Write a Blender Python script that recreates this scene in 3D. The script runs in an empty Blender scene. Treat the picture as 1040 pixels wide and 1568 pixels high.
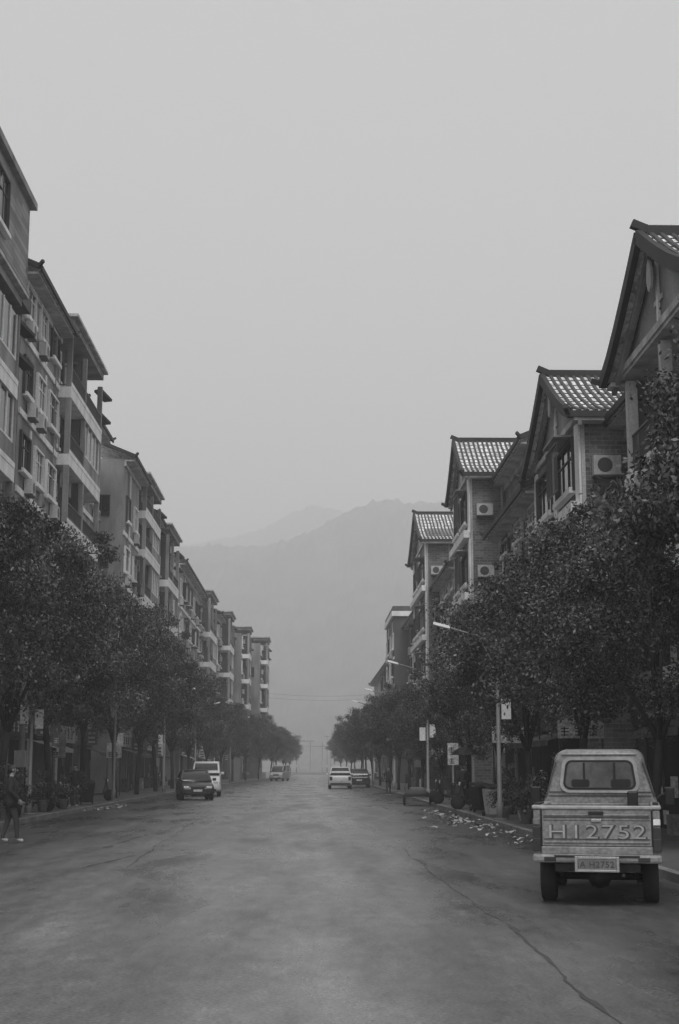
import bpy, math, random, bmesh
import numpy as np
from mathutils import Vector, Matrix, noise
random.seed(11); rng=np.random.default_rng(11)
C=bpy.context; D=bpy.data
def link(o): C.scene.collection.objects.link(o); return o
# ------------------------------------------------------------------ materials
def mat(name,col,rough=.8,var=.25,scale=1.2,stretch=(1,1,.3),fine=.12,fscale=14,bump=0,metal=0,spec=.5,kind=None):
    m=D.materials.new(name); m.use_nodes=True; nt=m.node_tree; N=nt.nodes; L=nt.links
    b=N['Principled BSDF']; b.inputs['Roughness'].default_value=rough; b.inputs['Metallic'].default_value=metal
    b.inputs['Specular IOR Level'].default_value=spec
    tc=N.new('ShaderNodeTexCoord'); mp=N.new('ShaderNodeMapping'); mp.inputs['Scale'].default_value=stretch
    L.new(tc.outputs['Object'],mp.inputs['Vector'])
    n1=N.new('ShaderNodeTexNoise'); n1.inputs['Scale'].default_value=scale; n1.inputs['Detail'].default_value=6; n1.inputs['Roughness'].default_value=.6
    L.new(mp.outputs[0],n1.inputs['Vector'])
    r1=N.new('ShaderNodeMapRange'); r1.inputs[1].default_value=.3; r1.inputs[2].default_value=.7; r1.inputs[3].default_value=1-var; r1.inputs[4].default_value=1+var
    L.new(n1.outputs['Fac'],r1.inputs[0])
    n2=N.new('ShaderNodeTexNoise'); n2.inputs['Scale'].default_value=fscale; n2.inputs['Detail'].default_value=3
    L.new(tc.outputs['Object'],n2.inputs['Vector'])
    r2=N.new('ShaderNodeMapRange'); r2.inputs[1].default_value=.3; r2.inputs[2].default_value=.7; r2.inputs[3].default_value=1-fine; r2.inputs[4].default_value=1+fine
    L.new(n2.outputs['Fac'],r2.inputs[0])
    mu=N.new('ShaderNodeMath'); mu.operation='MULTIPLY'; L.new(r1.outputs[0],mu.inputs[0]); L.new(r2.outputs[0],mu.inputs[1])
    mc=N.new('ShaderNodeMath'); mc.operation='MULTIPLY'; L.new(mu.outputs[0],mc.inputs[0]); mc.inputs[1].default_value=col
    out=mc
    if kind in('brick','siding'):
        sx=N.new('ShaderNodeSeparateXYZ'); L.new(tc.outputs['Object'],sx.inputs[0])
        ad=N.new('ShaderNodeMath'); ad.operation='ADD'; L.new(sx.outputs[0],ad.inputs[0]); L.new(sx.outputs[1],ad.inputs[1])
        cx=N.new('ShaderNodeCombineXYZ'); L.new(ad.outputs[0],cx.inputs[0]); L.new(sx.outputs[2],cx.inputs[1])
        br=N.new('ShaderNodeTexBrick'); L.new(cx.outputs[0],br.inputs['Vector'])
        br.inputs['Color1'].default_value=(.6,.6,.6,1); br.inputs['Color2'].default_value=(1.35,1.35,1.35,1); br.inputs['Mortar'].default_value=(.5,.5,.5,1) if kind=='siding' else (1.6,1.6,1.6,1)
        br.inputs['Scale'].default_value=1; br.inputs['Brick Width'].default_value=.42 if kind=='brick' else 2.4
        br.inputs['Row Height'].default_value=.14 if kind=='brick' else .26; br.inputs['Mortar Size'].default_value=.014
        m2=N.new('ShaderNodeMath'); m2.operation='MULTIPLY'; L.new(mc.outputs[0],m2.inputs[0]); L.new(br.outputs['Color'],m2.inputs[1]); out=m2
    if kind=='leaf':
        at=N.new('ShaderNodeAttribute'); at.attribute_name='shade'
        m2=N.new('ShaderNodeMath'); m2.operation='MULTIPLY'; L.new(mc.outputs[0],m2.inputs[0]); L.new(at.outputs['Fac'],m2.inputs[1]); out=m2
    cc=N.new('ShaderNodeCombineColor')
    for i in range(3): L.new(out.outputs[0],cc.inputs[i])
    L.new(cc.outputs[0],b.inputs['Base Color'])
    if bump:
        bp=N.new('ShaderNodeBump'); bp.inputs['Strength'].default_value=bump; bp.inputs['Distance'].default_value=.02
        L.new(n2.outputs['Fac'],bp.inputs['Height']); L.new(bp.outputs[0],b.inputs['Normal'])
    return m
brick=mat('grey_brick',.13,.85,.4,.8,fine=.25,kind='brick')
render_=mat('stained_render',.27,.85,.5,.7,fine=.15)
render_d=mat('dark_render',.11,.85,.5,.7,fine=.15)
white=mat('white_paint_wall',.85,.7,.2,1.3,fine=.12)
offw=mat('weathered_white',.5,.75,.4,1.3,fine=.15)
siding=mat('siding_panels',.24,.7,.2,.6,kind='siding')
glass=mat('window_glass',.02,.1,.5,.35,stretch=(1,1,1),spec=.55)
curtain=mat('curtain',.32,.8,.4,2.5,stretch=(1,1,.1))
frame_d=mat('dark_frame',.04,.6)
tileb=mat('roof_tile_channel',.85,.5,.35,2,stretch=(1,1,1),fine=.6,fscale=5)
tiler=mat('roof_tile_roll',.05,.6,.4,3,stretch=(1,1,1),fine=.3)
ridge_m=mat('roof_ridge',.03,.7,.3)
metal_d=mat('painted_steel_dark',.05,.5,.2)
ac_m=mat('ac_casing',.5,.5,.25,3)
inter=mat('shop_interior_shade',.015,.9,.6,.9,stretch=(1,1,1))
shutter=mat('shutter',.16,.6,.3,2)
sign_l=mat('sign_light',.62,.6,.3,3,stretch=(1,1,1),fine=.4)
sign_m=mat('sign_mid',.18,.6,.4,3,stretch=(1,1,1),fine=.4)
sign_k=mat('sign_dark',.05,.6,.4,3,stretch=(1,1,1),fine=.4)
awn=mat('awning_cloth',.14,.8,.4,1)
bark=mat('bark',.04,.95,.4,6,stretch=(1,1,.3),bump=.4)
leafm=mat('leaves',.07,.45,.35,1.5,stretch=(1,1,1),fine=.2,kind='leaf',spec=.5)
pole_m=mat('galvanised_pole',.26,.5,.2,4)
lamp_m=mat('lamp_housing',.8,.35,.1)
kerb_m=mat('kerb_stone',.24,.8,.35,1.5,stretch=(1,1,1))
pave_m=mat('pavement',.13,.6,.4,.5,stretch=(1,1,1))
ground_m=mat('ground_soil',.1,.9,.4,.1,stretch=(1,1,1))
tyre=mat('tyre_rubber',.015,.8,.2)
chrome=mat('chrome',.5,.25,.1,metal=.8)
blk=mat('black_plastic',.015,.5,.2)
paper=mat('litter_white',.5,.8,.4,8,stretch=(1,1,1))
skin_m=mat('skin',.3,.6,.05); hair_m=mat('hair',.02,.6,.2); coat_m=mat('coat_cloth',.025,.9,.3); trou_m=mat('trousers_cloth',.05,.9,.3); shoe_m=mat('shoe',.45,.6,.1)
hill_m=mat('forested_hill',.07,1,.55,.010,stretch=(1,1,1),fine=.7,fscale=.05)
hill_m2=mat('far_hill',.09,1,.3,.01,stretch=(1,1,1),fine=.3,fscale=.05)
# ------------------------------------------------------------------ mesh builder
class MB:
    def __init__(s): s.v=[]; s.f=[]
    def hexa(s,p):
        n=len(s.v); s.v+=[tuple(q) for q in p]
        s.f+=[(n,n+1,n+2,n+3),(n+4,n+7,n+6,n+5),(n,n+4,n+5,n+1),(n+1,n+5,n+6,n+2),(n+2,n+6,n+7,n+3),(n+3,n+7,n+4,n)]
    def box(s,x0,x1,y0,y1,z0,z1):
        s.hexa([(x0,y0,z0),(x1,y0,z0),(x1,y1,z0),(x0,y1,z0),(x0,y0,z1),(x1,y0,z1),(x1,y1,z1),(x0,y1,z1)])
    def bar(s,p0,p1,w,h):
        p0=Vector(p0);p1=Vector(p1);d=(p1-p0)
        if d.length<1e-6:return
        d.normalize(); up=Vector((0,0,1))
        if abs(d.z)>.98: up=Vector((0,1,0))
        a=d.cross(up).normalized()*w/2; b=a.cross(d).normalized()*h/2
        s.hexa([p0-a-b,p0+a-b,p0+a+b,p0-a+b,p1-a-b,p1+a-b,p1+a+b,p1-a+b])
    def tube(s,pts,rads,n=8,cap=True):
        pts=[Vector(p) for p in pts]; st=len(s.v)
        for i,p in enumerate(pts):
            d=(pts[min(i+1,len(pts)-1)]-pts[max(i-1,0)]).normalized()
            ref=Vector((1,0,0)) if abs(d.x)<.9 else Vector((0,1,0))
            a=d.cross(ref).normalized(); b=d.cross(a)
            for k in range(n):
                t=2*math.pi*k/n; s.v.append(tuple(p+(a*math.cos(t)+b*math.sin(t))*rads[i]))
        for i in range(len(pts)-1):
            for k in range(n):
                s.f.append((st+i*n+k,st+i*n+(k+1)%n,st+(i+1)*n+(k+1)%n,st+(i+1)*n+k))
        if cap:
            s.f.append(tuple(st+k for k in range(n))[::-1]); s.f.append(tuple(st+(len(pts)-1)*n+k for k in range(n)))
    def poly(s,pts):
        n=len(s.v); s.v+=[tuple(p) for p in pts]; s.f.append(tuple(range(n,n+len(pts))))
    def prism(s,pts,off):
        n=len(s.v);k=len(pts); o=Vector(off)
        s.v+=[tuple(p) for p in pts]+[tuple(Vector(p)+o) for p in pts]
        s.f.append(tuple(range(n,n+k))[::-1]); s.f.append(tuple(range(n+k,n+2*k)))
        for i in range(k): s.f.append((n+i,n+(i+1)%k,n+k+(i+1)%k,n+k+i))
    def loft(s,rings):
        st=len(s.v);n=len(rings[0])
        for r in rings: s.v+=[tuple(p) for p in r]
        for i in range(len(rings)-1):
            for k in range(n): s.f.append((st+i*n+k,st+i*n+(k+1)%n,st+(i+1)*n+(k+1)%n,st+(i+1)*n+k))
        s.f.append(tuple(st+k for k in range(n))[::-1]); s.f.append(tuple(st+(len(rings)-1)*n+k for k in range(n)))
    def lathe_x(s,c,prof,n=24):
        s.tube([(c[0]+x,c[1],c[2]) for x,r in prof],[r for x,r in prof],n)
    def mesh(s,name,m,smooth=False):
        me=D.meshes.new(name); me.from_pydata(s.v,[],s.f)
        bm=bmesh.new(); bm.from_mesh(me); bmesh.ops.recalc_face_normals(bm,faces=bm.faces); bm.to_mesh(me); bm.free()
        me.materials.append(m)
        if smooth: me.polygons.foreach_set('use_smooth',[True]*len(me.polygons))
        return me
class Thing:
    def __init__(s,name): s.name=name; s.parts={}
    def part(s,pn,m,bevel=0,smooth=False):
        k=(pn,m.name)
        if k not in s.parts: s.parts[k]=(MB(),m,bevel,smooth)
        return s.parts[k][0]
    def finish(s,loc=(0,0,0),rz=0,sc=1):
        e=link(D.objects.new(s.name,None)); e.location=loc; e.rotation_euler=(0,0,rz); e.scale=(sc,)*3
        for (pn,_),(mb,m,bv,sm) in s.parts.items():
            o=link(D.objects.new(pn,mb.mesh(pn,m,sm))); o.parent=e
            if bv:
                b=o.modifiers.new('b','BEVEL'); b.width=bv; b.segments=2; b.limit_method='ANGLE'
        s.e=e; return e
# ------------------------------------------------------------------ buildings
class Bld(Thing):
    def __init__(s,side,xf,name='apartment_building'): super().__init__(name); s.side=side; s.xf=xf
    def P(s,d,y,z): return (s.xf-s.side*d,y,z)
    def bx(s,pn,m,d0,d1,y0,y1,z0,z1):
        xa=s.xf-s.side*d0; xb=s.xf-s.side*d1; s.part(pn,m).box(min(xa,xb),max(xa,xb),y0,y1,z0,z1)
    def br(s,pn,m,a,b,w,h): s.part(pn,m).bar(s.P(*a),s.P(*b),w,h)
    def win(s,y0,y1,z0,z1,d=0,fr=None,bars=2):
        fr=fr or (white if random.random()<.65 else frame_d)
        g=curtain if random.random()<.15 else glass
        s.bx('window_glass',g,d+.003,d+.02,y0,y1,z0,z1)
        if g is glass and random.random()<.5:
            yy=y0+(y1-y0)*random.choice([0,.5]); s.bx('curtains',curtain,d+.0205,d+.0215,yy+.03,yy+(y1-y0)*random.uniform(.2,.45),z0+.03,z1-.03)
        t=.1; o=.13
        s.bx('window_frames',fr,d+.003,d+o,y0-t,y0,z0-t,z1+t); s.bx('window_frames',fr,d+.003,d+o,y1,y1+t,z0-t,z1+t)
        s.bx('window_frames',fr,d+.003,d+o,y0,y1,z1,z1+t); s.bx('window_sills',white,d+.003,d+o+.1,y0-.05,y1+.05,z0-t-.08,z0)
        for i in range(1,bars+1):
            y=y0+(y1-y0)*i/(bars+1); s.bx('window_bars',fr,d+.022,d+.06,y-.025,y+.025,z0,z1)
        s.bx('window_bars',fr,d+.024,d+.055,y0,y1,z0+(z1-z0)*.68,z0+(z1-z0)*.68+.05)
    def winN(s,d0,d1,z0,z1,y):
        fr=offw if random.random()<.4 else frame_d
        s.bx('window_glass',glass,d0,d1,y-.02,y-.003,z0,z1)
        s.bx('window_frames',fr,d0-.06,d0,y-.12,y-.003,z0-.06,z1+.06); s.bx('window_frames',fr,d1,d1+.06,y-.12,y-.003,z0-.06,z1+.06)
        s.bx('window_frames',fr,d0,d1,y-.12,y-.003,z1,z1+.06); s.bx('window_frames',fr,d0,d1,y-.14,y-.003,z0-.06,z0)
        s.bx('window_bars',fr,(d0+d1)/2-.03,(d0+d1)/2+.03,y-.06,y-.022,z0,z1)
    def ac(s,d,y,z,near=False):
        if near:
            s.bx('ac_unit',ac_m,d-.43,d+.43,y-.36,y-.06,z,z+.62)
            c=[s.P(d+.08+.24*math.cos(t*math.pi/7),y-.365,z+.31+.24*math.sin(t*math.pi/7)) for t in range(14)]
            s.part('ac_fan',metal_d).poly(c); s.bx('ac_bracket',metal_d,d-.4,d+.4,y-.4,y-.003,z-.07,z-.005)
        else:
            s.bx('ac_unit',ac_m,d+.06,d+.38,y-.43,y+.43,z,z+.62)
            c=[s.P(d+.385,y+.08+.24*math.cos(t*math.pi/7),z+.31+.24*math.sin(t*math.pi/7)) for t in range(14)]
            s.part('ac_fan',metal_d).poly(c); s.bx('ac_bracket',metal_d,d+.003,d+.42,y-.4,y+.4,z-.07,z-.005)
    def railF(s,y0,y1,z,d,h=1.0,sp=.14):
        s.bx('railing',metal_d,d-.03,d+.03,y0,y1,z+h-.05,z+h); s.bx('railing',metal_d,d-.02,d+.02,y0,y1,z+.1,z+.14)
        n=max(2,int((y1-y0)/sp))
        for i in range(n+1):
            y=y0+(y1-y0)*i/n; s.bx('railing',metal_d,d-.011,d+.011,y-.011,y+.011,z+.14,z+h-.05)
    def railN(s,d0,d1,z,y,h=1.0,sp=.13):
        s.bx('railing',metal_d,d0,d1,y-.03,y+.03,z+h-.05,z+h); s.bx('railing',metal_d,d0,d1,y-.02,y+.02,z+.1,z+.14)
        n=max(2,int((d1-d0)/sp))
        for i in range(n+1):
            d=d0+(d1-d0)*i/n; s.bx('railing',metal_d,d-.012,d+.012,y-.012,y+.012,z+.14,z+h-.05)
    def tower(s,y0,y1,dp,levels,ztop,near_open=True,m=None,band=white):
        m=m or render_; w=y1-y0; ym=y0+w*.45
        for i,z in enumerate(levels):
            zt=levels[i+1] if i+1<len(levels) else ztop-.5
            s.bx('balcony_slabs',band,.003,dp,y0,y1,z-.42,z+.12)
            s.bx('balcony_parapet',band,dp-.1,dp+.02,y0+.02,y1-.02,z+.12,z+.34)
            s.bx('balcony_pillars',m,dp-.26,dp-.003,y0+.003,y0+.24,z+.12,zt-.42)
            s.bx('balcony_pillars',m,dp-.26,dp-.003,y1-.24,y1-.003,z+.12,zt-.42)
            s.bx('balcony_pillars',m,dp-.22,dp-.006,ym-.15,ym+.15,z+.12,zt-.42)
            s.railF(y0+.24,ym-.15,z+.34,dp-.06,.8)
            if random.random()<.55:
                s.bx('balcony_infill',m,dp-.2,dp-.08,ym+.15,y1-.24,z+.34,z+1.1)
                s.bx('window_glass',glass,dp-.16,dp-.12,ym+.15,y1-.24,z+1.1,zt-.42)
                n=4
                for k in range(n+1):
                    y=ym+.18+(y1-.27-ym-.18)*k/n; s.bx('window_frames',white,dp-.17,dp-.07,y-.04,y+.04,z+1.1,zt-.42)
                s.bx('window_frames',white,dp-.175,dp-.065,ym+.15,y1-.24,z+1.1,z+1.18)
            else: s.railF(ym+.15,y1-.24,z+.34,dp-.06,.8)
            s.railN(.02,dp-.26,z+.12,y0+.08,1.05)
            s.bx('balcony_partition',render_d,.004,dp-.27,ym-.06,ym+.06,z+.12,zt-.42)
            s.bx('window_glass',glass,.003,.03,y0+.6,ym-.5,z+.15,z+2.3); s.bx('window_glass',glass,.003,.03,ym+.5,y1-.5,z+.15,z+2.3)
            if random.random()<.6: s.ac(.0,y0+.7,z+1.5)
            for k in range(random.randint(0,4)):
                y=random.uniform(y0+.5,ym-.7); s.bx('hanging_laundry',random.choice([curtain,sign_m,sign_l]),dp-.5,dp-.47,y,y+.45,zt-1.35,zt-.6)
        s.bx('tower_roof',m,-1.5,dp+.02,y0-.01,y1+.01,ztop-.5,ztop-.14); s.bx('tower_cornice',offw,-1.5,dp+.25,y0-.25,y1+.2,ztop-.14,ztop)
        for q in range(2): s.br('roof_edge',ridge_m,(dp-.3-q*.1,y1+.3+q*.5,ztop-1.0-q*1.2),(dp+.1-q*.1,y1+1.4+q*.5,ztop-1.3-q*1.2),.5,.14)
    def eave(s,y0,y1,d,z,oh=.75,up=1.1,back=2.2,fas=offw):
        a=[s.P(d+oh,y0,z),s.P(d+oh,y1,z),s.P(d-back,y1,z+up),s.P(d-back,y0,z+up)]
        mb=s.part('roof_tiles',tileb); mb.hexa([*a,*[(p[0],p[1],p[2]+.1) for p in a]])
        n=int((y1-y0)/.28)
        for i in range(n+1):
            y=y0+(y1-y0)*i/n; s.br('roof_rolls',tiler,(d+oh+.03,y,z+.14),(d-back,y,z+up+.14),.13,.1)
        s.br('roof_edge',ridge_m,(d+oh+.05,y0-.15,z+.0),(d+oh+.05,y1+.15,z+.0),.1,.2)
        s.bx('fascia',fas,d+.003,d+oh-.1,y0,y1,z-.2,z-.1)
        s.bx('cornice',fas,d+.002,d+.12,y0,y1,z-.5,z-.201)
        for y,sg in((y0-.1,-1),(y1+.1,1)):
            s.br('roof_edge',ridge_m,(d+oh+.15,y+sg*.25,z+.25),(d+oh-.1,y,z+.06),.12,.14)
            s.br('roof_edge',ridge_m,(d+oh,y,z+.08),(d-back,y,z+up+.2),.18,.22)
    def section(s,y0,y1,d,ztop,levels,m,roof=True,depth=8,step=3.3,nearwin=True,bands=True):
        s.bx('walls',m,d-depth,d,y0,y1,0,ztop)
        n=max(1,int((y1-y0)/step))
        for i,z in enumerate(levels):
            zt=levels[i+1] if i+1<len(levels) else ztop
            if bands and random.random()<.7: s.bx('floor_band',white,d+.003,d+.08,y0+.02,y1-.02,z-.15,z+.12)
            for k in range(n):
                yc=y0+(y1-y0)*(k+.5)/n; w=random.choice([.75,.9,.9,1.1])
                s.win(yc-w,yc+w,z+.95,min(z+2.45,zt-.35),d)
                if random.random()<.4: s.bx('stair_panel',white,d+.003,d+.05,yc+w+.15,yc+w+.45,z+.2,zt-.3)
                r=random.random()
                if r<.45: s.ac(d,yc+random.choice([-.5,.5]),z+.05)
                elif r<.6:
                    s.railF(yc-w-.1,yc+w+.1,z+.75,d+.5,1.7,.16); s.bx('cage_floor',metal_d,d+.003,d+.53,yc-w-.1,yc+w+.1,z+.68,z+.74)
                    s.bx('cage_roof',render_,d+.003,d+.6,yc-w-.1,yc+w+.1,z+2.5,z+2.56)
        for q in range(max(1,n//2)):
            y=random.uniform(y0+.2,y1-.2); s.bx('drain_pipe',render_,d+.003,d+.11,y-.055,y+.055,3.8,ztop-.3)
        if nearwin:
            for z in levels:
                if random.random()<.6: s.winN(d-1.9,d-.9,z+1.1,z+2.3,y0)
                if random.random()<.4: s.ac(d-2.6,y0,z+1.2,near=True)
        if roof: s.eave(y0-.1,y1+.1,d,ztop+.02)
        s.shops(y0,y1,d)
    def shops(s,y0,y1,d):
        n=max(1,int((y1-y0)/3.6)); st=(y1-y0)/n
        for k in range(n):
            a=y0+k*st; b=a+st
            s.bx('shop_pillars',random.choice([white,render_,sign_m]),d+.003,d+.12,a,a+.3,0.1,2.85)
            r=random.random()
            if r<.6:
                s.bx('shop_opening_shade',inter,d+.003,d+.03,a+.3,b,.15,2.75)  # near-black sheet on the wall, shade of the shop inside put into colour
                for q in range(5):
                    yy=random.uniform(a+.4,b-.7); zz=random.uniform(.2,1.7); s.bx('shop_stock',random.choice([sign_m,sign_l,sign_k,shutter]),d+.031,d+.09,yy,yy+random.uniform(.2,.6),zz,zz+random.uniform(.2,.6))
            else:
                s.bx('shop_shutters',shutter,d+.003,d+.05,a+.3,b,.15,2.75)
                for q in range(12): s.bx('shop_shutters',shutter,d+.052,d+.07,a+.3,b,.2+q*.21,.3+q*.21)
            m=random.choice([sign_l,sign_m,sign_m,sign_k,sign_l]); pr=random.uniform(.14,.35)
            s.bx('shop_signs',m,d+.003,d+pr,a+.08,b-.08,2.87,3.7)
            im=sign_k if m is sign_l else sign_l
            if random.random()<.75:
                c=random.randint(3,5); cw=.42
                for q in range(c):
                    yy=a+.5+q*(st-1)/c
                    for t in range(3):
                        s.bx('sign_lettering',im,d+pr+.002,d+pr+.02,yy,yy+cw,3.08+t*.17,3.12+t*.17)
                    s.bx('sign_lettering',im,d+pr+.004,d+pr+.022,yy+random.uniform(.05,.3),yy+random.uniform(.33,.38),3.04,3.5)
            if random.random()<.45:
                bm_=random.choice([sign_l,sign_m,white]); yy=a+.2; zb=random.uniform(2.3,4.2)
                s.bx('blade_sign',bm_,d+.4,d+1.1,yy,yy+.12,zb,zb+random.uniform(.8,1.5)); s.bx('blade_arm',metal_d,d+.003,d+.4,yy+.03,yy+.07,zb+.5,zb+.55)
                for t in range(3): s.bx('sign_lettering',sign_k if bm_ is not sign_m else sign_l,d+.55,d+.95,yy-.02,yy-.003,zb+.1+t*.24,zb+.22+t*.24)
            if random.random()<.5:
                aw=awn if random.random()<.6 else sign_l
                p=[s.P(d+.01,a+.1,2.84),s.P(d+.01,b-.1,2.84),s.P(d+1.3,b-.1,2.45),s.P(d+1.3,a+.1,2.45)]
                s.part('awnings',aw).hexa([*[(q[0],q[1],q[2]-.03) for q in p],*p])
                s.bx('awnings',aw,d+1.28,d+1.31,a+.1,b-.1,2.28,2.45)
            if random.random()<.75:
                for q in range(random.randint(1,5)):
                    y=random.uniform(a+.3,b-.7); h=random.uniform(.3,.9)
                    s.bx('shop_goods',random.choice([sign_l,sign_m,sign_k,sign_k]),d+.15,d+random.uniform(.4,.9),y,y+random.uniform(.3,.6),.135,.135+h)
    def bay(s,y0,y1,zE,zA,levels,style,depth=8,rd=3.0,oh=.42):
        ym=(y0+y1)/2
        def prof(sgn,n=5,ov=.6):
            half=(y1-y0)/2+ov; out=[]; zb=zE-.25
            for i in range(n+1):
                t=i/n; out.append((ym+sgn*half*(1-t), zb+(zA-zb)*t**1.22))
            return out
        if style=='open':
            s.bx('walls',brick,-depth,-1.5,y0,y1,0,zE)
            s.bx('walls',render_d,-1.497,-.3,y1-.2,y1-.002,0,zE-.4)
            for i,z in enumerate(levels):
                zt=levels[i+1] if i+1<len(levels) else zE
                s.bx('balcony_slabs',white,-1.497,.05,y0,y1,z-.4,z+.1)
                for y in(y0+.15,ym,y1-.4): s.bx('balcony_pillars',offw,-.3,-.02,y,y+.24,z+.1,zt-.4)
                s.railF(y0+.42,y1-.45,z+.1,-.12,.98)
                s.bx('window_frames',offw,-1.49,-1.42,ym+.8,ym+2.6,z+.2,z+2.2); s.bx('window_glass',glass,-1.419,-1.4,ym+.88,ym+2.52,z+.25,z+2.1)
                s.bx('window_glass',glass,-1.49,-1.45,y0+.8,ym-.8,z+.2,z+2.2)
                s.ac(-1.45,ym,z+1.4)
            s.bx('balcony_slabs',offw,-1.497,.05,y0,y1,zE-.3,zE-.02)
            s.shops(y0,y1,-.3)
        else:
            s.bx('walls',brick,-depth,0,y0,y1,0,zE)
            for i,z in enumerate(levels):
                zt=levels[i+1] if i+1<len(levels) else zE
                s.bx('front_render',white,.003,.07,y0+.02,y0+.75,z,zt-.3); s.bx('front_render',white,.003,.07,y1-.75,y1-.02,z,zt-.3)
                s.bx('front_render',white,.003,.07,ym-.35,ym+.35,z,zt-.3)
                s.bx('balcony_slabs',white,.003,.35,y0+.1,y1-.1,z-.25,z+.15)
                s.win(y0+.95,ym-.5,z+.75,z+2.3,.01,frame_d); s.win(ym+.5,y1-.95,z+.75,z+2.3,.01,frame_d)
                if random.random()<.8:
                    yc=(y0+ym)/2
                    s.railF(yc-1,yc+1,z+.6,.55,1.7,.18); s.bx('cage_roof',render_,.07,.65,yc-1.1,yc+1.1,z+2.45,z+2.52)
                if i==len(levels)-1 or random.random()<.6: s.ac(-.75,y0,z+.9,near=True)
                else: s.winN(-1.6,-.6,z+1,z+2.3,y0)
            s.bx('drain_pipe',render_,-1.75,-1.64,y0-.12,y0-.003,3,zE-.3)
            s.bx('corner_quoin',offw,-.12,.0,y0-.03,y0-.003,3.8,zE-.3)
            s.shops(y0,y1,0)
        s.bx('gable_tie',offw,-.02,.1,y0-.05,y1+.05,zE-.2,zE-.003)
        tri=[s.P(-rd,y0+.05,zE),s.P(-rd,y1-.05,zE),s.P(-rd,ym,zA-.15)]
        s.part('gable_wall',render_).prism(tri,(-s.side*(rd-.05),0,0))
        s.bx('gable_ornament',white,-.045,.02,ym-.07,ym+.07,zE,zA-.5)
        s.bx('gable_ornament',offw,-.045,.0,ym-.4,ym+.4,zE+.55,zE+.68)
        c=[s.P(.2,ym+.24*math.sin(t*math.pi/5)*(1 if t<9 else .4),zA-.95+.42*math.cos(t*math.pi/5)) for t in range(10)]
        s.part('gable_ornament',offw).prism(c,(s.side*.06,0,0))
        for sg in(-1,1):
            pr=prof(sg)
            for i in range(len(pr)-1):
                (ya,za),(yb,zb)=pr[i],pr[i+1]
                a=[s.P(-rd,ya,za),s.P(oh,ya,za),s.P(oh,yb,zb),s.P(-rd,yb,zb)]
                s.part('roof_tiles',tileb).hexa([*a,*[(p[0],p[1],p[2]+.12) for p in a]])
                n=int((rd+oh)/.27)
                for k in range(n+1):
                    dd=-rd+(rd+oh-.3)*k/n; j=random.uniform(-.02,.02); s.br('roof_rolls',tiler,(dd+j,ya,za+.15),(dd+j,yb,zb+.15),.1,.08)
                for t_ in(.0,.5):
                    yy=ya+(yb-ya)*t_; zz=za+(zb-za)*t_; s.br('roof_courses',tiler,(-rd,yy,zz+.125),(oh,yy,zz+.125),.05,.03)
                s.br('rake_edge',ridge_m,(oh,ya,za+.06),(oh,yb,zb+.06),.16,.34)
                s.br('rake_board',render_,(.12,ya,za-.2),(.12,yb,zb-.2),.12,.24)
            s.br('roof_edge',ridge_m,(-rd,pr[0][0],pr[0][1]+.03),(oh+.1,pr[0][0],pr[0][1]+.03),.14,.2)
            s.br('roof_edge',ridge_m,(oh+.05,pr[0][0],pr[0][1]+.05),(oh+.2,pr[0][0]+sg*.3,pr[0][1]+.2),.14,.16)
            s.bx('soffit_band',offw,-rd,.3,min(pr[0][0],pr[0][0]-sg*.5),max(pr[0][0],pr[0][0]-sg*.5),zE-.42,zE-.31)
        s.br('ridge',ridge_m,(-rd-.2,ym,zA+.2),(oh-.2,ym,zA+.2),.2,.26)
        s.br('ridge',ridge_m,(oh-.25,ym,zA+.23),(oh+.15,ym,zA+.4),.18,.2)
XR=8.5
UL=[4.0,7.0,10.0]
b=Bld(1,XR); b.section(14,28.9,-1.6,12.5,UL,brick); b.bay(29,37.2,12.3,14.5,[3.9,6.6,9.3],'open'); b.section(37.3,43.2,-1.5,12.3,UL,brick); b.bay(43.3,52.3,12.7,15.0,[3.9,6.8,9.7],'win')
b.section(52.4,63.9,-.25,12.0,UL,brick); b.finish()
U5=[4.0,6.8,9.6,12.3,15.0]
b=Bld(1,XR); b.section(64,73.9,-1.9,16.6,U5[:4],brick); b.bay(74,82.2,17.2,19.7,[4,7.3,10.6,13.9],'win'); b.section(82.3,90,-1.7,16.4,U5[:4],brick); b.section(90.1,102.4,-1.0,14.4,U5[:4],brick); b.finish()
b=Bld(1,XR); b.bay(102.6,115,18.2,21.0,[4,7.5,11,14.6],'win'); b.section(115.1,139.9,-1.4,15.2,U5[:4],brick); b.finish()
b=Bld(1,8.35); b.section(140,154,0,16.4,U5[:4],render_d,roof=False); b.bx('parapet',white,-6,.25,139.7,154.2,16.4,16.9); b.bx('parapet',render_d,-6,.15,139.8,154.1,16.95,17.4); b.section(154.3,200,-.8,13,UL,brick); b.finish()
LV=[6.3,9.6,12.9,16.2,19.5]
b=Bld(-1,-12.6); b.section(24,56.8,0,20.2,LV[:4],render_,roof=False)
b.bx('top_storey',siding,-7,.75,24,56.6,20.9,24.8); b.bx('top_roof',render_,-7,1.0,24,56.9,24.8,25.1); b.bx('top_base',render_d,-7,.9,24,56.8,20.2,20.9)
for y in range(26,52,6): b.win(y,y+2.2,21.9,24,.75,frame_d)
b.tower(31,41,1.1,LV[:4],20.1); b.tower(44.5,54,1.1,LV[:4],20.1)
b.section(57,65.9,.5,22.2,LV,render_,step=2.9); b.section(66,76.2,0,22.9,LV,render_d,roof=False); b.tower(66,76,1.1,LV,23.2); b.section(76.4,86,-.5,21.6,LV[:4],render_); b.finish()
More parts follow.
